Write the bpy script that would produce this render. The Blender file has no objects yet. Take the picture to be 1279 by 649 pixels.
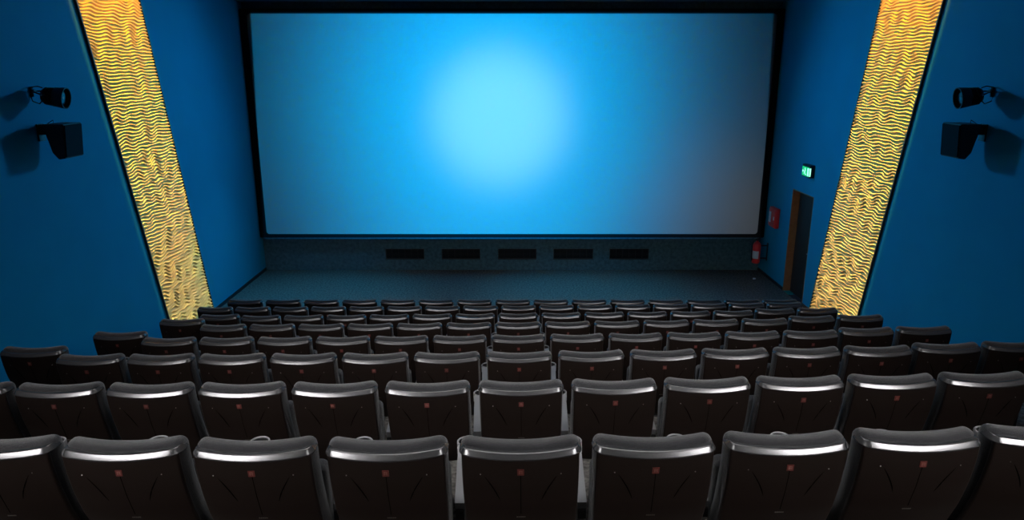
import bpy, bmesh, math, random
import numpy as np
from mathutils import Vector, Matrix
random.seed(4)
C = bpy.context.scene.collection
SC = bpy.context.scene
R = math.radians
HC = 4.66                                   # camera height over the stage floor

# ---------------------------------------------------------------- camera
cd = bpy.data.cameras.new('camera'); cam = bpy.data.objects.new('camera', cd); C.objects.link(cam)
cam.location = (0, 0, HC); cam.rotation_euler = (R(90 - 15.1), 0, 0)
cd.sensor_width = 36; cd.lens = 36 * 882 / 1279; cd.clip_start = .05; cd.clip_end = 100
SC.camera = cam
# ---------------------------------------------------------------- world, exposure
SC.view_settings.view_transform = 'Standard'; SC.view_settings.look = 'None'
SC.view_settings.gamma = 1; SC.view_settings.exposure = 0; SC.view_settings.use_curve_mapping = False
w = bpy.data.worlds.new('world'); SC.world = w; w.use_nodes = True
w.node_tree.nodes['Background'].inputs[0].default_value = (.02, .04, .08, 1)
w.node_tree.nodes['Background'].inputs[1].default_value = .1

def lamp(name, kind, loc, target, energy, color, **kw):
    l = bpy.data.lights.new(name, kind); l.energy = energy; l.color = color
    for k, v in kw.items(): setattr(l, k, v)
    o = bpy.data.objects.new(name, l); C.objects.link(o); o.location = loc
    o.rotation_euler = (Vector(target) - Vector(loc)).to_track_quat('-Z', 'Y').to_euler()
    return o

# projector throwing its picture (a blue field with a pale spot) on the screen
PJ = Vector((0, -3.3, HC + .95)); PT = Vector((0, 16.2, HC - 1.285))
pj = lamp('projector_light', 'SPOT', PJ, PT, 1.0, (1, 1, 1), spot_size=R(60), spot_blend=0, shadow_soft_size=.02)
def projector_picture(o, power):
    l = o.data; l.energy = power; l.use_nodes = True; nt = l.node_tree; N = nt.nodes; L = nt.links
    em = N['Emission']
    tc = N.new('ShaderNodeTexCoord'); sp = N.new('ShaderNodeSeparateXYZ'); L.new(tc.outputs['Normal'], sp.inputs[0])
    def m(op, a, b=None, c=None):
        n = N.new('ShaderNodeMath'); n.operation = op
        for i, q in enumerate((a, b, c)):
            if q is None: continue
            if isinstance(q, (int, float)): n.inputs[i].default_value = q
            else: L.new(q, n.inputs[i])
        return n.outputs[0]
    az = m('ABSOLUTE', sp.outputs[2])
    u = m('DIVIDE', sp.outputs[0], az); v = m('DIVIDE', sp.outputs[1], az)
    D = (PT - PJ).length
    u = m('MULTIPLY', u, D); v = m('MULTIPLY', v, D)          # metres on the screen
    mask = m('MULTIPLY', m('LESS_THAN', m('ABSOLUTE', u), 5.76), m('LESS_THAN', m('ABSOLUTE', v), 2.50))
    def gauss(cu, cv, su, sv, p=1.0):
        a = m('POWER', m('ABSOLUTE', m('DIVIDE', m('SUBTRACT', u, cu), su)), 2)
        b = m('POWER', m('ABSOLUTE', m('DIVIDE', m('SUBTRACT', v, cv), sv)), 2)
        s = m('ADD', a, b)
        if p != 1: s = m('POWER', s, p)
        return m('EXPONENT', m('MULTIPLY', s, -1))
    terms = SCREEN_TERMS
    acc = None
    for (cu, cv, su, sv, p, col) in terms:
        g = gauss(cu, cv, su, sv, p)
        vm = N.new('ShaderNodeVectorMath'); vm.operation = 'SCALE'; vm.inputs[0].default_value = col; L.new(g, vm.inputs['Scale'])
        if acc is None: acc = vm.outputs[0]
        else:
            ad = N.new('ShaderNodeVectorMath'); ad.operation = 'ADD'; L.new(acc, ad.inputs[0]); L.new(vm.outputs[0], ad.inputs[1]); acc = ad.outputs[0]
    L.new(acc, em.inputs['Color']); L.new(mask, em.inputs['Strength'])
SCREEN_TERMS = [
    (-.28, .22, 1.58, 1.58, 2.0, (.15, .24, .0)),             # pale centre spot
    (-.55, .30, 3.75, 5.0, 1.25, (0, .40, .96)),              # bright blue around it
    (-1.2, .0, 6.5, 5.0, 1.0, (0, .045, .09)),                # wide blue field
    (4.9, -2.1, 2.0, 1.9, 1.3, (.034, .018, .0)),             # grey lower right corner
]
projector_picture(pj, 80000)

# shuttered warm profile lamps on the ceiling, cut to the two leaning relief strips
STRIP = {-1: ((10.14, .90, 11.47, -4.15), (11.85, 1.05, 13.21, -4.58)), 1: ((10.25, .91, 11.38, -4.03), (11.95, 1.06, 13.24, -4.56))}
def shuttered(s, power):
    Lx, Ly, Lz = s * 5.42, 10.95, 6.03
    l = bpy.data.lights.new('strip_profile_lamp', 'POINT'); l.energy = power; l.shadow_soft_size = .04
    o = bpy.data.objects.new('strip_profile_lamp', l); C.objects.link(o); o.location = (Lx, Ly, Lz)
    l.use_nodes = True; nt = l.node_tree; N = nt.nodes; L = nt.links; em = N['Emission']
    tc = N.new('ShaderNodeTexCoord'); sp = N.new('ShaderNodeSeparateXYZ'); L.new(tc.outputs['Normal'], sp.inputs[0])
    def m(op, a, b=None, c=None, clamp=False):
        n = N.new('ShaderNodeMath'); n.operation = op; n.use_clamp = clamp
        for i, q in enumerate((a, b, c)):
            if q is None: continue
            if isinstance(q, (int, float)): n.inputs[i].default_value = q
            else: L.new(q, n.inputs[i])
        return n.outputs[0]
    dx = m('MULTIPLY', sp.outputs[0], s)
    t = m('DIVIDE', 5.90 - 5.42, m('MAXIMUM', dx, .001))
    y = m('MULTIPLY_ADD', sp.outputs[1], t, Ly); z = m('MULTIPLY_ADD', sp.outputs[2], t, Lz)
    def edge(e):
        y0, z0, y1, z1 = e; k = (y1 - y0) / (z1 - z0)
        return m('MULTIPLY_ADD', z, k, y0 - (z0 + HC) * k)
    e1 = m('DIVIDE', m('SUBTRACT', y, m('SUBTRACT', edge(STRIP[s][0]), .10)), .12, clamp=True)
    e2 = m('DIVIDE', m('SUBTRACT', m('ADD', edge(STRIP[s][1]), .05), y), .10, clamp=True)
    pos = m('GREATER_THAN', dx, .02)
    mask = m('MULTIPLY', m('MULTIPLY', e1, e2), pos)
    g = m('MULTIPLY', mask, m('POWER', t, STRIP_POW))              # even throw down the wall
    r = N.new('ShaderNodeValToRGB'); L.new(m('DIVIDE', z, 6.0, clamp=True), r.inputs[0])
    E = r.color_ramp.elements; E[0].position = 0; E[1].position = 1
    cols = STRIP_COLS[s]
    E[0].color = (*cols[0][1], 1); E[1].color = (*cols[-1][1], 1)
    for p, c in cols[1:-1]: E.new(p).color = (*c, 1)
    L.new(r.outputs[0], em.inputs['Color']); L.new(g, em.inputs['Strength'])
STRIP_POW = 2.65
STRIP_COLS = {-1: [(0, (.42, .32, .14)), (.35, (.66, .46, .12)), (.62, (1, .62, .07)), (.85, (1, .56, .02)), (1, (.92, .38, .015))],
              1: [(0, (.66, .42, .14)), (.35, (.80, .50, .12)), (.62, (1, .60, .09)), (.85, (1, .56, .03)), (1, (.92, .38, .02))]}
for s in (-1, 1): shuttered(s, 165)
# added blue fills before the screen, boosting its bounce on walls and floor
for s in (-1, 1):
    lamp('added_wall_fill', 'SPOT', (s * .7, 15.0, 5.5), (s * 5.9, 10.2, 2.9), 600, (.03, .48, 1), spot_size=R(98), spot_blend=1, shadow_soft_size=.32)
    lamp('added_floor_fill', 'SPOT', (s * 2.4 - 1.3, 13.6, 6.0), (s * 2.9 - 1.3, 13.9, 0), 750, (.06, .55, 1), spot_size=R(62), spot_blend=1, shadow_soft_size=.3)
# white house lights over the side aisles, behind the camera
for s in (-1, 1):
    lamp('house_light', 'AREA', (s * 3.6, -.6, 6.0), (s * .4, 5.3, 2.1), 52, (1, .97, .95), shape='RECTANGLE', size=2.2, size_y=1.6, spread=R(56))
for s in (-1, 1):  # added pair to brighten the chair trims in the far rows
    lamp('added_trim_fill', 'AREA', (s * 2.7, 5.2, 6.05), (s * 2.2, 8.0, 1.8), 24, (1, .98, .96), shape='RECTANGLE', size=2.6, size_y=1.5, spread=R(75))
lamp('house_downlight', 'AREA', (0, 3.6, 6.05), (0, 4.3, 1.5), 62, (1, .98, .96), shape='RECTANGLE', size=4.0, size_y=.8, spread=R(110))

# ---------------------------------------------------------------- materials
def mat(name, col, rough=.6, metal=0, bump=0, bscale=200, var=0, vscale=6, spec=.5, emit=None, estr=0, sheen=0, col2=None):
    m = bpy.data.materials.new(name); m.use_nodes = True; nt = m.node_tree; N = nt.nodes; L = nt.links
    b = N['Principled BSDF']; b.inputs['Base Color'].default_value = (*col, 1)
    b.inputs['Roughness'].default_value = rough; b.inputs['Metallic'].default_value = metal
    b.inputs['Specular IOR Level'].default_value = spec
    if sheen: b.inputs['Sheen Weight'].default_value = sheen
    tc = N.new('ShaderNodeTexCoord')
    if var or col2:
        n = N.new('ShaderNodeTexNoise'); n.inputs['Scale'].default_value = vscale; n.inputs['Detail'].default_value = 6
        L.new(tc.outputs['Object'], n.inputs['Vector'])
        r = N.new('ShaderNodeValToRGB'); r.color_ramp.elements[0].position = .35; r.color_ramp.elements[1].position = .65
        c2 = col2 or tuple(c * (1 - var) for c in col)
        r.color_ramp.elements[0].color = (*c2, 1); r.color_ramp.elements[1].color = (*col, 1)
        L.new(n.outputs['Fac'], r.inputs[0]); L.new(r.outputs[0], b.inputs['Base Color'])
    if bump:
        n = N.new('ShaderNodeTexNoise'); n.inputs['Scale'].default_value = bscale; n.inputs['Detail'].default_value = 2
        L.new(tc.outputs['Object'], n.inputs['Vector'])
        bp = N.new('ShaderNodeBump'); bp.inputs['Strength'].default_value = bump; bp.inputs['Distance'].default_value = .003
        L.new(n.outputs['Fac'], bp.inputs['Height']); L.new(bp.outputs[0], b.inputs['Normal'])
    if emit:
        b.inputs['Emission Color'].default_value = (*emit, 1); b.inputs['Emission Strength'].default_value = estr
    return m
M = {
 'wall': mat('blue_wall_paint', (.004, .25, .40), .75, bump=.15, bscale=120, var=.06, vscale=1.5, spec=.25),
 'backwall': mat('dark_teal_carpet_wall', (.07, .15, .19), .95, bump=.6, bscale=90, var=.35, vscale=14, spec=.1),
 'ceiling': mat('dark_ceiling', (.05, .11, .16), .9, spec=.1),
 'rear': mat('dark_rear_wall', (.015, .02, .03), .9, spec=.1),
 'floor': mat('grey_carpet', (.17, .16, .15), .97, bump=1, bscale=70, var=.6, vscale=26, spec=.05),
 'base': mat('dark_baseboard', (.012, .012, .016), .5),
 'screen': mat('screen_vinyl', (.21, .21, .21), .9, spec=.1),
 'mask': mat('black_masking', (.004, .004, .005), .9, spec=.1),
 'vent': mat('black_vent_metal', (.01, .011, .014), .6),
 'relief': mat('cream_relief_plaster', (.76, .54, .21), .7, spec=.15, var=.08, vscale=3),
 'black': mat('black_metal', (.008, .008, .009), .45),
 'shell': mat('dark_brown_shell_plastic', (.0085, .0052, .0042), .42, bump=.12, bscale=320, spec=.22),
 'trim': mat('grey_glossy_trim', (.085, .085, .09), .24, metal=.6, bump=.08, bscale=300, spec=.6),
 'fabric': mat('charcoal_fabric', (.023, .023, .027), .95, bump=1.0, bscale=420, var=.5, vscale=300, sheen=.3, spec=.12),
 'arm': mat('grey_armrest_plastic', (.21, .21, .22), .55, bump=.3, bscale=300),
 'cup': mat('black_cup_well', (.006, .006, .007), .5),
 'tag': mat('red_number_tag', (.075, .012, .009), .5),
 'tagmark': mat('pale_tag_mark', (.15, .07, .06), .5),
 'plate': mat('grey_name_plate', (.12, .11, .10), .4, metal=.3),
 'screw': mat('steel_screw', (.35, .35, .35), .35, metal=1),
 'crease': mat('black_seam_reflection', (.0012, .0012, .0012), 1, spec=0),
 'speaker': mat('black_speaker_box', (.010, .009, .009), .5),
 'grille': mat('dark_blue_grille', (.007, .008, .012), .8, bump=.5, bscale=250, spec=.15),
 'lens': mat('glass_lens', (.05, .05, .055), .08, spec=.8),
 'doorleaf': mat('dark_brown_door', (.030, .020, .016), .5, var=.25, vscale=8),
 'jamb': mat('brown_jamb', (.30, .16, .08), .55, var=.2, vscale=10),
 'red': mat('red_enamel', (.80, .03, .03), .35),
 'white': mat('white_label', (.65, .70, .72), .6),
 'green': mat('lit_green_sign', (.0, .35, .12), .5, emit=(.01, .75, .24), estr=.7),
 'greenwhite': mat('lit_white_pictogram', (.7, .9, .8), .5, emit=(.35, 1, .7), estr=1.3),
 'steel': mat('brushed_steel', (.5, .5, .5), .35, metal=1),
}

# ---------------------------------------------------------------- mesh helpers
def link(name, me, m, parent=None, smooth=True):
    o = bpy.data.objects.new(name, me); C.objects.link(o)
    for q in (m if isinstance(m, (list, tuple)) else [m]): me.materials.append(M[q])
    if smooth:
        for p in me.polygons: p.use_smooth = True
    if parent: o.parent = parent
    return o
def obj(name, bm, m, parent=None, smooth=True, auto=None):
    bmesh.ops.recalc_face_normals(bm, faces=bm.faces)
    me = bpy.data.meshes.new(name); bm.to_mesh(me); bm.free()
    o = link(name, me, m, parent, smooth)
    if auto is not None: me.set_sharp_from_angle(angle=R(auto))
    return o
def tag(o, label=None, cat=None, group=None, kind=None):
    if label: o['label'] = label
    if cat: o['category'] = cat
    if group: o['group'] = group
    if kind: o['kind'] = kind
    return o
def empty(name, loc, rz=0, **kw):
    o = bpy.data.objects.new(name, None); C.objects.link(o); o.location = loc; o.rotation_euler = (0, 0, rz); o.empty_display_size = .1
    return tag(o, **kw)
def box(bm, a, b, mi=0):
    x0, y0, z0 = a; x1, y1, z1 = b
    vs = [bm.verts.new(p) for p in ((x0,y0,z0),(x1,y0,z0),(x1,y1,z0),(x0,y1,z0),(x0,y0,z1),(x1,y0,z1),(x1,y1,z1),(x0,y1,z1))]
    fs = []
    for q in ((3,2,1,0),(4,5,6,7),(0,1,5,4),(1,2,6,5),(2,3,7,6),(3,0,4,7)):
        f = bm.faces.new([vs[i] for i in q]); f.material_index = mi; fs.append(f)
    return vs
def cboxo(name, a, b, m, parent=None, bevel=0):
    bm = bmesh.new(); box(bm, a, b)
    if bevel: bmesh.ops.bevel(bm, geom=bm.edges[:], offset=bevel, segments=2, affect='EDGES', profile=.5)
    return obj(name, bm, m, parent, smooth=bool(bevel), auto=35 if bevel else None)
def rbox(bm, a, b, r, n=(6, 3, 6), f=None):
    """rounded box (r may be per axis-uniform) with inner grid lines, then warped by f"""
    ax = []
    for i in range(3):
        lo, hi = a[i], b[i]; t = [math.tan(R(q)) * r for q in (0, 15, 30, 45)]
        left = [lo + r - q for q in reversed(t)]; right = [hi - r + q for q in t]
        mid = [left[-1] + (right[0] - left[-1]) * k / n[i] for k in range(1, n[i])]
        ax.append(left + mid + right)
    inner = [(a[i] + r, b[i] - r) for i in range(3)]
    vd = {}
    def V(i, j, k):
        key = (i, j, k)
        if key not in vd:
            p = Vector((ax[0][i], ax[1][j], ax[2][k]))
            q = Vector([min(max(p[c], inner[c][0]), inner[c][1]) for c in range(3)])
            d = p - q
            if d.length > 1e-9: p = q + d.normalized() * r
            if f: p = Vector(f(p))
            vd[key] = bm.verts.new(p)
        return vd[key]
    nx, ny, nz = (len(q) - 1 for q in ax)
    for (k, fl) in ((0, 1), (nz, 0)):
        for i in range(nx):
            for j in range(ny): bm.faces.new([V(i, j, k), V(i+1, j, k), V(i+1, j+1, k), V(i, j+1, k)])
    for j in (0, ny):
        for i in range(nx):
            for k in range(nz): bm.faces.new([V(i, j, k), V(i+1, j, k), V(i+1, j, k+1), V(i, j, k+1)])
    for i in (0, nx):
        for j in range(ny):
            for k in range(nz): bm.faces.new([V(i, j, k), V(i, j+1, k), V(i, j+1, k+1), V(i, j, k+1)])
def tube(bm, pts, rad, n=8, closed=False):
    pts = [Vector(p) for p in pts]; rings = []
    N = len(pts)
    for i, p in enumerate(pts):
        a = pts[(i - 1) % N] if (closed or i) else p; b = pts[(i + 1) % N] if (closed or i < N - 1) else p
        t = (b - a).normalized(); up = Vector((0, 0, 1)) if abs(t.z) < .9 else Vector((1, 0, 0))
        s = t.cross(up).normalized(); u = s.cross(t)
        rr = rad[i] if isinstance(rad, (list, tuple)) else rad
        rings.append([bm.verts.new(p + (s * math.cos(2*math.pi*k/n) + u * math.sin(2*math.pi*k/n)) * rr) for k in range(n)])
    for i in range(N if closed else N - 1):
        A, B = rings[i], rings[(i + 1) % N]
        for k in range(n): bm.faces.new([A[k], A[(k+1) % n], B[(k+1) % n], B[k]])
    if not closed: bm.faces.new(rings[0]); bm.faces.new(rings[-1])
def lathe(bm, prof, n=20, mtx=None):
    rings = []
    for r, z in prof:
        rings.append([bm.verts.new((mtx or Matrix()) @ Vector((r*math.cos(2*math.pi*k/n), r*math.sin(2*math.pi*k/n), z))) for k in range(n)])
    for A, B in zip(rings, rings[1:]):
        for k in range(n): bm.faces.new([A[k], A[(k+1) % n], B[(k+1) % n], B[k]])
    bm.faces.new(rings[0]); bm.faces.new(rings[-1])
def prism(bm, poly, d0, d1, axis='y', mi=0):
    """poly of 2-D points (x,z) extruded along y (or any mapping)"""
    mp = {'y': lambda p, d: (p[0], d, p[1]), 'z': lambda p, d: (p[0], p[1], d), 'x': lambda p, d: (d, p[0], p[1])}[axis]
    A = [bm.verts.new(mp(p, d0)) for p in poly]; B = [bm.verts.new(mp(p, d1)) for p in poly]
    fs = [bm.faces.new(A), bm.faces.new(B)]
    for i in range(len(poly)): fs.append(bm.faces.new([A[i], A[(i+1) % len(poly)], B[(i+1) % len(poly)], B[i]]))
    for f in fs: f.material_index = mi
def grid_mesh(name, P, m, parent=None, smooth=True):
    """P: (nu, nv, 3) array of points"""
    nu, nv = P.shape[:2]; idx = np.arange(nu * nv).reshape(nu, nv)
    F = np.stack([idx[:-1, :-1], idx[1:, :-1], idx[1:, 1:], idx[:-1, 1:]], -1).reshape(-1, 4)
    me = bpy.data.meshes.new(name)
    me.from_pydata(P.reshape(-1, 3).tolist(), [], F.tolist()); me.update()
    return link(name, me, m, parent, smooth)

# ---------------------------------------------------------------- the setting
XW, YB, ZC = 5.92, 16.35, HC + 1.42
ROWY = [2.61, 3.839, 5.043, 6.259, 7.474, 8.617, 9.778, 10.95]
ROWH = [2.147, 1.838, 1.527, 1.197, .880, .584, .296, 0.0]
TILT = [.0122, .0122, .0122, .0122, .0122, .0115, .0085, 0]
CURV = [.010, .005, .004, .003, .003, .002, .002, 0]
ROWX = [.047, .065, .067, .073, .082, .092, .104, .010]

bm = bmesh.new()
edges = [ROWY[0] - .30 - 1.2 * k for k in (5, 4, 3, 2, 1)] + [y - .30 for y in ROWY[:7]] + [ROWY[7] - .30]
hs = [ROWH[0] + .31 * k for k in (5, 4, 3, 2, 1)] + ROWH
ts = [.0122] * 5 + TILT
ends = edges[1:] + [YB]
rows = []
for y0, y1, h, t in zip(edges, ends, hs, ts):
    for y in (y0, y1):
        rows.append([bm.verts.new((x, y, h + t * x)) for x in (-XW, 0, XW)])
for A, B in zip(rows, rows[1:]):
    for i in range(2): bm.faces.new([A[i], A[i+1], B[i+1], B[i]])
tag(obj('floor', bm, 'floor', smooth=False), kind='structure')
YR = edges[0]
def struct(name, boxes, m):
    bm = bmesh.new()
    for a, b in boxes: box(bm, a, b)
    return tag(obj(name, bm, m, smooth=False), kind='structure')
struct('wall_left', [((-XW - .2, YR - .2, -.1), (-XW, YB, ZC))], 'wall')
DY0, DY1, DH = 13.68, 14.74, 2.24
struct('wall_right', [((XW, YR - .2, -.1), (XW + .3, DY0, ZC)), ((XW, DY1, -.1), (XW + .3, YB, ZC)), ((XW, DY0, DH), (XW + .3, DY1, ZC))], 'wall')
struct('wall_front', [((-XW - .2, YB, -.1), (XW + .3, YB + .2, ZC))], 'backwall')
struct('wall_rear', [((-XW - .2, YR - .2, 0), (XW + .3, YR, ZC))], 'rear')
struct('ceiling', [((-XW - .2, YR - .2, ZC), (XW + .3, YB + .2, ZC + .15))], 'ceiling')
struct('baseboard_left', [((-XW, ROWY[7] - .30, 0), (-XW + .015, YB, .07))], 'base')
struct('baseboard_right', [((XW - .015, DY1, 0), (XW, YB, .07)), ((XW - .015, ROWY[7] - .30, 0), (XW, DY0, .07))], 'base')
# doorway: brown jambs round the recess, dark leaf behind
struct('trim_1', [((XW - .004, DY1 - .02, 0), (XW + .24, DY1, DH)), ((XW - .004, DY0, 0), (XW + .24, DY0 + .02, DH)), ((XW - .004, DY0, DH - .02), (XW + .24, DY1, DH))], 'jamb')
d = struct('door_1', [((XW + .15, DY0 + .02, 0), (XW + .19, DY1 - .02, DH - .02))], 'doorleaf')
bm = bmesh.new(); tube(bm, [(XW + .15, 13.84, 1.02), (XW + .10, 13.84, 1.02), (XW + .10, 13.96, 1.02)], .01)
obj('door_handle', bm, 'steel', d)

# ---------------------------------------------------------------- screen
SX, SZ0, SZ1, SY = 5.77, HC - 3.738, HC + 1.167, 16.2
scr = empty('cinema_screen', (0, SY, SZ0), label='huge wide cinema screen in a black frame lit blue by the projector', cat='screen')
bm = bmesh.new(); box(bm, (-SX - .02, 0, -.02), (SX + .02, .02, SZ1 - SZ0 + .02)); obj('projection_surface', bm, 'screen', scr, smooth=False)
bm = bmesh.new(); hh = SZ1 - SZ0; fw = .135
o_, i_ = (-SX - fw, SX + fw, -.075, hh + .10), (-SX, SX, 0, hh)
def rrect(x0, x1, z0, z1, r, n=5):
    pts = []
    for cx, cz, a0 in ((x1 - r, z1 - r, 0), (x0 + r, z1 - r, 90), (x0 + r, z0 + r, 180), (x1 - r, z0 + r, 270)):
        for k in range(n + 1):
            a = R(a0 + 90 * k / n); pts.append((cx + r * math.cos(a), cz + r * math.sin(a)))
    return pts
po = rrect(*o_, .03); pi_ = rrect(*i_, .07); n = len(po)
L1 = [bm.verts.new((p[0], -.06, p[1])) for p in po]; L2 = [bm.verts.new((p[0], -.06, p[1])) for p in pi_]
L3 = [bm.verts.new((p[0], 0.0, p[1])) for p in pi_]; L4 = [bm.verts.new((p[0], .14, p[1])) for p in po]
for i in range(n):
    j = (i + 1) % n
    for A, B in ((L1, L2), (L2, L3), (L4, L1)): bm.faces.new([A[i], A[j], B[j], B[i]])
obj('screen_frame', bm, 'mask', scr, smooth=False)

# ---------------------------------------------------------------- vents under the screen
VX = [(-3.02, -2.10), (-1.68, -.76), (-.335, .585), (.99, 1.94), (2.33, 3.27)]
VN = ['farthest left of the five', 'second from the left', 'middle one of the five', 'second from the right', 'farthest right of the five']
for (x0, x1), nm in zip(VX, VN):
    t = empty('air_vent', ((x0 + x1) / 2, YB, .27), label='dark slotted air vent low on the wall under the screen, ' + nm, cat='vent', group='air vents under the screen')
    hw = (x1 - x0) / 2
    bm = bmesh.new()
    for a, b in (((-hw, -.02, 0), (hw, 0, .015)), ((-hw, -.02, .24), (hw, 0, .255)), ((-hw, -.02, .015), (-hw + .015, 0, .24)), ((hw - .015, -.02, .015), (hw, 0, .24))): box(bm, a, b)
    obj('vent_frame', bm, 'base', t, smooth=False)
    bm = bmesh.new()
    for k in range(9): prism(bm, [(-.016, .026 + k*.024), (-.004, .016 + k*.024), (-.002, .019 + k*.024), (-.014, .030 + k*.024)], -hw + .015, hw - .015, 'x')
    for k in range(1, 6): box(bm, (-hw + k*hw/3 - .004, -.018, .015), (-hw + k*hw/3 + .004, -.001, .24))
    obj('slats', bm, 'vent', t, smooth=False)
    bm = bmesh.new(); box(bm, (-hw + .01, -.003, .01), (hw - .01, 0, .245)); obj('backing', bm, 'mask', t, smooth=False)

# ---------------------------------------------------------------- leaning relief strips
def relief_strip(s, near, far, seed, label):
    (yn0, zn0), (yn1, zn1) = near; (yf0, zf0), (yf1, zf1) = far
    kn = (yn1 - yn0) / (zn1 - zn0); kf = (yf1 - yf0) / (zf1 - zf0)
    z0, z1 = .02 + 0.0, ZC - .01
    rng = np.random.default_rng(seed)
    nv, nu = 1100, 130
    Z = np.linspace(z0, z1, nv)[:, None]; U = np.linspace(0, 1, nu)[None, :]
    YN = yn0 + (Z - HC - zn0) * kn; YF = yf0 + (Z - HC - zf0) * kf
    Y = YN + (YF - YN) * U; Zg = Z + 0 * U
    W = np.zeros_like(Y)
    for _ in range(22):
        ky = 2*np.pi / rng.uniform(.28, .75); kz = 2*np.pi / rng.uniform(.27, 1.4) * rng.choice([-1, 1]); ph = rng.uniform(0, 6.28)
        W += np.sin(ky * Y + kz * Zg + ph)
    W *= .0145 / math.sqrt(11)
    E = np.zeros_like(Y)
    for _ in range(14):
        ky = 2*np.pi / rng.uniform(.3, .9); kz = 2*np.pi / rng.uniform(.08, .4); ph = rng.uniform(0, 6.28)
        E += np.sin(ky * Y + kz * Zg + ph)
    E = np.clip(.96 + .03 * E / math.sqrt(7), .7, 1.1)
    phs = 2*np.pi * (15.6 * Zg + .51 * Zg**2 + W / .055)
    H = (.5 + .5 * np.sin(phs)) ** 1.05 * (.028 + .0005 * Zg) * E
    X = s * (XW - .008) - s * H
    P = np.stack([X, Y, Zg], -1)
    t = empty('relief_panel', (s * XW, (yn0 + yf0) / 2, 0)); tag(t, label, 'wall panel', 'wavy relief panels on the side walls')
    off = np.array([s * XW, (yn0 + yf0) / 2, 0])
    o = grid_mesh('wavy_face', P - off, 'relief', t)
    bm = bmesh.new()
    def V(x, y, z): return bm.verts.new(Vector((x, y, z)) - Vector(off))
    def yn(z): return yn0 + (z - HC - zn0) * kn
    def yf(z): return yf0 + (z - HC - zf0) * kf
    for e, sg in ((yn, -1), (yf, 1)):
        a = [V(s*(XW-.004), e(z0), z0), V(s*(XW - .034), e(z0), z0), V(s*(XW - .034), e(z0) + sg*.022, z0), V(s*(XW-.004), e(z0) + sg*.022, z0)]
        b = [V(s*(XW-.004), e(z1), z1), V(s*(XW - .034), e(z1), z1), V(s*(XW - .034), e(z1) + sg*.022, z1), V(s*(XW-.004), e(z1) + sg*.022, z1)]
        bm.faces.new(a); bm.faces.new(b)
        for i in range(4): bm.faces.new([a[i], a[(i+1) % 4], b[(i+1) % 4], b[i]])
    obj('edge_strip', bm, 'black', t, smooth=False)
relief_strip(-1, ((10.14, .90), (11.47, -4.15)), ((11.85, 1.05), (13.21, -4.58)), 3, 'leaning strip of wavy golden relief on the blue left wall')
relief_strip(1, ((10.25, .91), (11.38, -4.03)), ((11.95, 1.06), (13.24, -4.56)), 8, 'leaning strip of wavy golden relief on the blue right wall')

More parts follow.
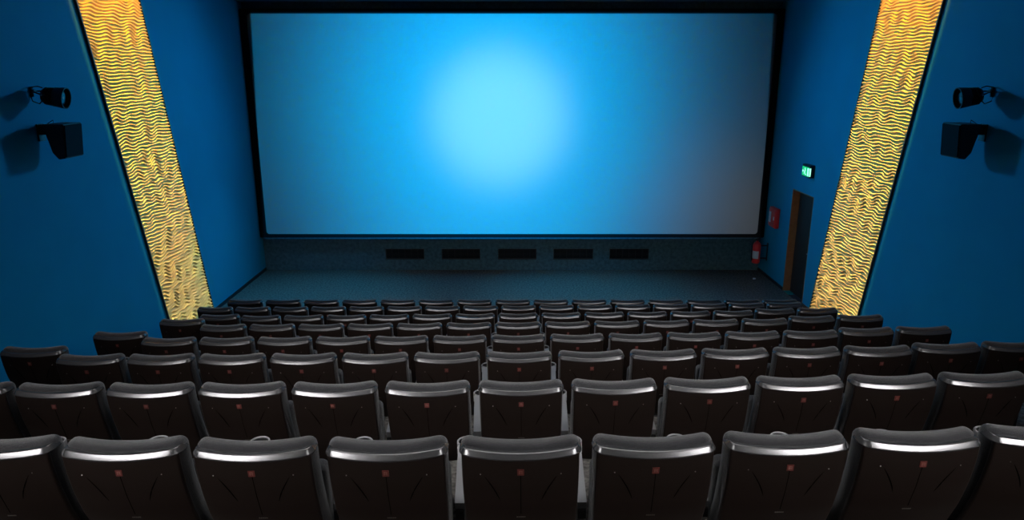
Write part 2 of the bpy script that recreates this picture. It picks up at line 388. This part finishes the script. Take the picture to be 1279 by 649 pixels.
# ---------------------------------------------------------------- wall loudspeakers and spotlights
for s, side in ((-1, 'left'), (1, 'right')):
    t = empty('wall_speaker', (s * XW, 8.97, HC - .85), label='black wedge loudspeaker on a bracket on the blue %s wall under the spotlight' % side, cat='speaker', group='wall loudspeakers')
    f = lambda p: (-s * p[0], p[1])
    bm = bmesh.new()
    prism(bm, [f(q) for q in ((.16, .20), (.42, .20), (.385, -.22), (.30, -.23), (.235, -.15))], -.19, .19)
    bmesh.ops.bevel(bm, geom=bm.edges[:], offset=.006, segments=2, affect='EDGES')
    obj('speaker_box', bm, 'speaker', t, auto=35)
    bm = bmesh.new()
    prism(bm, [f(q) for q in ((.421, .185), (.432, .18), (.398, -.205), (.386, -.205))], -.175, .175)
    obj('speaker_grille', bm, 'grille', t, smooth=False)
    bm = bmesh.new(); box(bm, (min(0, -s*.02), -.06, -.02), (max(0, -s*.02), .06, .19)); box(bm, (min(-s*.02, -s*.20), -.045, .06), (max(-s*.02, -s*.20), .045, .185))
    tube(bm, [(0, 0, .09), (-s*.12, 0, .10), (-s*.17, 0, .12)], .018); tube(bm, [(-s*.2, -.02, .205), (-s*.2, -.02, .24), (-s*.05, 0, .16)], .005)
    obj('wall_bracket', bm, 'black', t, auto=35)
    # theatrical spotlight above it
    t = empty('wall_spotlight', (s * XW, 8.93, HC - .31), label='small black theatre spotlight clamped high on the %s wall above the loudspeaker' % side, cat='spotlight', group='wall spotlights')
    ax = Vector((-s * .95, .12, -.14)).normalized(); q = ax.to_track_quat('Z', 'Y').to_matrix().to_4x4()
    mt = Matrix.Translation((-s * .145, 0, .0)) @ q @ Matrix.Scale(1.12, 4)
    bm = bmesh.new(); lathe(bm, [(.035, -.02), (.075, .0), (.082, .03), (.088, .12), (.105, .125), (.118, .235), (.108, .235), (.100, .15)], 20, mt)
    obj('lamp_housing', bm, 'speaker', t, auto=40)
    bm = bmesh.new()
    for k in range(5): lathe(bm, [(.084 + .002*k, .025 + .02*k), (.096 + .002*k, .028 + .02*k), (.096 + .002*k, .032 + .02*k), (.084 + .002*k, .035 + .02*k)], 20, mt)
    obj('cooling_fins', bm, 'black', t, auto=40)
    bm = bmesh.new(); lathe(bm, [(.002, .19), (.05, .205), (.098, .19), (.098, .185), (.002, .185)], 20, mt); obj('lens', bm, 'lens', t)
    bm = bmesh.new()
    tube(bm, [(-s*.25, -.125, .0), (-s*.18, -.13, .02), (-s*.06, -.06, .05), (-s*.04, 0, .05), (-s*.06, .06, .05), (-s*.16, .13, .03), (-s*.25, .125, .0)], .010)
    tube(bm, [(0, 0, .05), (-s*.05, 0, .05)], .022); tube(bm, [(-s*.006, 0, -.02), (-s*.006, 0, .10)], .022)
    obj('yoke', bm, 'black', t, auto=40)
    bm = bmesh.new(); tube(bm, [(-s*.16, 0, -.03), (-s*.10, -.03, -.10), (-s*.03, -.04, -.07), (-s*.005, -.03, .0), (-s*.02, -.02, .10), (-s*.10, -.01, .11), (-s*.15, 0, .09)], .007); obj('cable', bm, 'black', t)
    bm = bmesh.new(); lathe(bm, [(.004, 0), (.010, .002), (.010, .012), (.002, .015)], 10, Matrix.Translation((-s*.21, -.135, .005)) @ Matrix.Rotation(R(90), 4, 'X')); obj('clamp_bolt', bm, 'steel', t)

# ---------------------------------------------------------------- exit sign, fire box, extinguisher, scrap
t = empty('exit_sign', (XW, 13.96, HC - 2.06), label='small glowing green emergency exit sign on the right wall above the doorway', cat='exit sign')
cboxo('sign_housing', (-.10, -.18, 0), (0, .18, .245), 'black', t, .008)
bm = bmesh.new(); box(bm, (-.107, -.165, .02), (-.099, .165, .20)); obj('lit_face', bm, 'green', t, smooth=False)
bm = bmesh.new()                                               # running figure, door and arrow
def flat(poly): prism(bm, poly, -.110, -.1065, 'x')
flat([(.02, .15), (.04, .15), (.045, .165), (.035, .18), (.02, .178), (.013, .165)])
flat([(.00, .145), (.03, .148), (.05, .105), (.075, .06), (.06, .052), (.035, .09), (.02, .09), (.0, .045), (-.035, .045), (-.035, .058), (-.01, .062), (.012, .105)])
flat([(-.155, .035), (-.09, .035), (-.09, .185), (-.155, .185)])
flat([(.15, .11), (.12, .14), (.12, .12), (.085, .12), (.085, .10), (.12, .10), (.12, .08)])
obj('exit_pictogram', bm, 'greenwhite', t, smooth=False)
cboxo('light_slit', (-.104, -.1815, .03), (-.075, -.179, .19), 'greenwhite', t)

t = empty('fire_alarm_box', (XW, 15.52, HC - 3.42), label='red fire alarm box on the right wall between screen and doorway', cat='fire alarm box')
cboxo('box_body', (-.09, -.20, 0), (0, .20, .44), 'red', t, .012)
cboxo('box_lid', (-.105, -.18, .03), (-.088, .18, .40), 'red', t, .006)
cboxo('white_notice', (-.109, .04, .10), (-.104, .165, .34), 'white', t)
cboxo('latch', (-.115, -.16, .18), (-.103, -.12, .26), 'white', t)

t = empty('fire_extinguisher', (5.67, 15.86, .31), label='red fire extinguisher hung in the corner right of the screen', cat='fire extinguisher')
bm = bmesh.new(); lathe(bm, [(.07, 0), (.086, .012), (.09, .04), (.09, .42), (.082, .46), (.055, .495), (.028, .51), (.026, .53)], 24); obj('cylinder_body', bm, 'red', t, auto=50)
bm = bmesh.new(); lathe(bm, [(.0915, .12), (.0915, .30)], 24)
bmesh.ops.delete(bm, geom=[v for v in bm.verts if v.co.y > .02 or v.co.x > .03], context='VERTS'); obj('label_band', bm, 'white', t)
bm = bmesh.new(); tube(bm, [(0, 0, .53), (0, 0, .575)], .022); tube(bm, [(0, .01, .57), (0, -.05, .60), (0, -.12, .61)], .011); tube(bm, [(0, .0, .56), (0, -.06, .57), (0, -.11, .565)], .009); obj('valve_lever', bm, 'black', t)
bm = bmesh.new(); tube(bm, [(-.02, 0, .55), (-.07, -.02, .56), (-.118, -.03, .48), (-.122, -.03, .30), (-.115, -.03, .16), (-.108, -.03, .08)], [.011]*4 + [.014, .019]); obj('hose', bm, 'black', t)
bm = bmesh.new(); box(bm, (.08, -.012, .40), (.247, .012, .43)); box(bm, (.08, -.012, .10), (.247, .012, .13)); box(bm, (.235, -.03, .06), (.248, .03, .48)); obj('wall_bracket', bm, 'black', t, smooth=False)

bm = bmesh.new(); bmesh.ops.create_icosphere(bm, subdivisions=2, radius=.035)
for v in bm.verts:
    v.co = v.co * (1 + random.uniform(-.35, .25)); v.co.z *= .6
mz = min(v.co.z for v in bm.verts)
for v in bm.verts: v.co.z -= mz
o = obj('paper_scrap', bm, 'white', smooth=False); o.location = (5.56, 15.55, .0)
tag(o, 'tiny crumpled white paper scrap on the floor below the fire extinguisher', 'paper')

# ---------------------------------------------------------------- cinema seat
PZ = [.40, .44, .52, .65, .78, .90, 1.0, 1.1]; PY = [.187, .165, .12, .065, .025, .0, -.006, -.009]
def prof(z): return float(np.interp(z, PZ, PY))
def sm(z, a, b):
    t = min(max((z - a) / (b - a), 0), 1); return t * t * (3 - 2 * t)
def warp(p, dy=.026, dz=.015):
    q = (p[0] / .25) ** 2
    return (p[0] * (1 - .03 * sm(.75 - p[2], 0, .4)), p[1] + prof(p[2]) + dy * q, p[2] + dz * q * sm(p[2], .8, .95))
def make_seat():
    t = empty('cinema_chair', (0, 0, 0))
    bm = bmesh.new(); rbox(bm, (-.245, -.016, .42), (.245, .008, .966), .010, (14, 1, 14), warp); obj('back_shell', bm, 'shell', t)
    bm = bmesh.new()                                           # sloped trim ledge along the top edge, wrapping both corners
    path = []
    for k in range(3): path.append((-.248, .060 - .018 * k, -1, 0))
    rc = .030
    for k in range(1, 6):
        a = R(180 + 90 * k / 6); path.append((-.248 + rc + rc * math.cos(a), .012 + rc * math.sin(a) + .006, math.cos(a), math.sin(a)))
    for k in range(15): path.append((-.214 + .428 * k / 14, -.012, 0, -1))
    for q in path[7::-1]: path.append((-q[0], q[1], -q[2], q[3]))
    sec = [(-.012, .957), (.005, .956), (.0085, .958), (.009, .962), (.0086, .9638), (.0078, .9652), (-.0038, .9823), (-.0046, .9834), (-.0065, .985), (-.012, .986), (-.040, .986)]
    rings = []
    for (px, py, nx, ny) in path:
        rings.append([bm.verts.new(warp((px + nx * o, py + ny * o, z))) for o, z in sec])
    for A, B in zip(rings, rings[1:]):
        for k in range(len(sec)): bm.faces.new([A[k], A[(k+1) % len(sec)], B[(k+1) % len(sec)], B[k]])
    bm.faces.new(rings[0]); bm.faces.new(rings[-1])
    obj('top_trim', bm, 'trim', t, auto=60)
    bm = bmesh.new()
    def cw(p):
        x, y, z = warp(p); return (x, y + .004, z)
    rbox(bm, (-.252, .006, .44), (.252, .105, 1.006), .042, (12, 1, 12), cw); o = obj('backrest_cushion', bm, 'fabric', t)
    bm = bmesh.new()                                           # tipped-up seat pad
    def sw(p): return (p[0], p[1] + (.80 - p[2]) * .10 + .04 * math.sin((p[2] - .42) * 4) , p[2])
    rbox(bm, (-.243, .150, .42), (.243, .255, .80), .035, (8, 1, 6), sw); obj('seat_cushion', bm, 'fabric', t)
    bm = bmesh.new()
    for s in (-1, 1):                                          # reflection streaks on the shell, modelled as dark tubes; centre line is a seam
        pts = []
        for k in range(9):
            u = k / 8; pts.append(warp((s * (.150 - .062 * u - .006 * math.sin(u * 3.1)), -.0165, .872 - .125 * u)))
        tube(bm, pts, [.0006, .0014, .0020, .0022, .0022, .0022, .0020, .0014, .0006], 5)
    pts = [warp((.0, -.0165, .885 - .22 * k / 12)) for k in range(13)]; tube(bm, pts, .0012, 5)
    obj('seam_and_reflections', bm, 'crease', t)
    def plate(name, x0, x1, z0, z1, th, m, par=None):
        bm = bmesh.new(); A = []
        for y in (-.0165, -.0165 - th):
            A.append([bm.verts.new(warp(p)) for p in ((x0, y, z0), (x1, y, z0), (x1, y, z1), (x0, y, z1))])
        bm.faces.new(A[1])
        for i in range(4): bm.faces.new([A[0][i], A[0][(i+1) % 4], A[1][(i+1) % 4], A[1][i]])
        return obj(name, bm, m, par or t, smooth=False)
    tg = plate('number_tag', -.014, .014, .888, .918, .003, 'tag')
    bm = bmesh.new()                                           # small pale mark on the tag
    for (x0, x1, z0, z1) in ((-.007, .007, .908, .912), (-.007, -.004, .896, .908), (.004, .007, .896, .908), (-.004, .004, .901, .904)):
        A = [bm.verts.new(warp((x, -.0202, z))) for x, z in ((x0, z0), (x1, z0), (x1, z1), (x0, z1))]; bm.faces.new(A)
    obj('tag_mark', bm, 'tagmark', tg, smooth=False)
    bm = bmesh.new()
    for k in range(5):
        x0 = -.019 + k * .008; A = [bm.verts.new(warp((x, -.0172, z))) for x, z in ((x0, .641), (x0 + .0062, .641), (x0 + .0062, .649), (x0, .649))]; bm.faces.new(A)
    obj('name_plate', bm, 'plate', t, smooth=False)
    for s in (-1, 1):
        a = warp((s * .168, -.0165, .882)); bm = bmesh.new()
        lathe(bm, [(.0026, 0), (.0026, .001), (.0014, .0016)], 8, Matrix.Translation(a) @ Matrix.Rotation(R(90), 4, 'X')); obj('screw', bm, 'screw', t)
    return t
def make_arm(t, sx):
    """armrest with cup ring and its stand at local x = sx"""
    pl = []
    prof_w = [(.225, .020), (.24, .0235), (.40, .030), (.56, .037), (.68, .041), (.705, .044), (.72, .049)]
    cy, rr = .785, .054
    left = [(sx - w, y) for y, w in prof_w]; right = [(sx + w, y) for y, w in prof_w]
    arc = [(sx + rr * math.cos(R(a)), cy + rr * math.sin(R(a))) for a in range(-40, 221, 10)]
    outline = left[::-1] + right + arc
    zt, zb = .595, .562
    ri = .045; n = 24
    bm = bmesh.new()
    # top and bottom with a round hole for the cup
    hole = [(sx + ri * math.cos(2*math.pi*k/n), cy + ri * math.sin(2*math.pi*k/n)) for k in range(n)]
    for z in (zt, zb):
        vo = [bm.verts.new((*p, z)) for p in outline]; vh = [bm.verts.new((*p, z)) for p in hole]
        es = [bm.edges.new((vo[i], vo[(i+1) % len(vo)])) for i in range(len(vo))] + [bm.edges.new((vh[i], vh[(i+1) % n])) for i in range(n)]
        bmesh.ops.triangle_fill(bm, edges=es, use_beauty=True)
        if z == zt: A, AH = vo, vh
        else: B, BH = vo, vh
    for P, Q in ((A, B), (AH, BH)):
        for i in range(len(P)): bm.faces.new([P[i], P[(i+1) % len(P)], Q[(i+1) % len(P)], Q[i]])
    a = obj('armrest', bm, 'arm', t, auto=40)
    bm = bmesh.new(); ring = [(sx + .049 * math.cos(2*math.pi*k/n), cy + .049 * math.sin(2*math.pi*k/n), zt) for k in range(n)]; tube(bm, ring, .0038, 6, True)
    obj('cup_ring', bm, 'arm', a)
    bm = bmesh.new(); lathe(bm, [(.0445, zt - .004), (.041, .50), (.001, .50)], n, Matrix.Translation((sx, cy, 0)))
    f = [f for f in bm.faces if len(f.verts) > 4 and f.calc_center_median().z > .58]; bmesh.ops.delete(bm, geom=f, context='FACES')
    obj('cup_well', bm, 'cup', a)
    bm = bmesh.new()
    prism(bm, [(.215, .561), (.215, .515), (.28, .44), (.30, .03), (.24, .0), (.58, .0), (.52, .03), (.46, .44), (.60, .52), (.66, .561)], sx - .019, sx + .019, 'x')
    obj('side_stand', bm, 'black', t, smooth=False)
GROUP = 'cinema chairs in rows facing the screen'
proto = make_seat(); make_arm(proto, .28)
end_proto = None
def kids(o): return [c for c in bpy.data.objects if c.parent == o]
def tree(o): return (o, [tree(c) for c in kids(o)])
PT_ = tree(proto)
arm_bits = empty('arm_bits_source', (0, 0, 0)); make_arm(arm_bits, -.28); AT = [tree(c) for c in kids(arm_bits)]
def inst(tr, parent):
    c = tr[0].copy(); C.objects.link(c); c.parent = parent
    for ch in tr[1]: inst(ch, c)
    return c
NUM = ['', 'first', 'second', 'third', 'fourth', 'fifth', 'sixth', 'seventh', 'eighth']
ROWN = ['nearest row to the camera', 'second row from the camera', 'third row from the camera', 'fourth row from the camera', 'fifth row from the camera', 'third row from the screen', 'second row from the screen', 'front row below the screen']
SPAN = [(-4, 4), (-6, 5), (-7, 7), (-7, 7), (-7, 7), (-7, 7), (-8, 7), (-7, 7)]
LX = {2: .16, 3: .16, 4: .19, 5: .05}         # the last seat on the left stands a little further forward
RX = {2: .03, 3: .05, 4: .06, 5: .05}
first = True
for i in range(8):
    pitch = .627 if i == 7 else .56
    k0, k1 = SPAN[i]
    for k in range(k0, k1 + 1):
        x = ROWX[i] + k * pitch
        y = ROWY[i] + CURV[i] * x * x
        if k == -7: y += LX.get(i, 0)
        if k >= 6: y += RX.get(i, 0)
        z = ROWH[i] + TILT[i] * x
        if first: t = proto; first = False
        else: t = inst(PT_, None)
        t.location = (x, y, z); t.rotation_euler = (0, -math.atan(TILT[i]), -2 * CURV[i] * x * 0 )
        if i == 7: t.scale = (1.12, 1, 1)
        if k == k0 :
            for a in AT: inst(a, t)
        if k == 0: pos = 'the middle chair'
        elif k == k0 and i > 1: pos = 'last chair at the left end'
        elif k == k1 and i > 1: pos = 'last chair at the right end'
        else: pos = '%s %s of the middle chair' % (NUM[abs(k)], 'left' if k < 0 else 'right')
        tag(t, 'dark cinema chair, %s, %s' % (ROWN[i], pos), 'chair', GROUP)
def kill(o):
    for c in kids(o): kill(c)
    bpy.data.objects.remove(o)
kill(arm_bits)
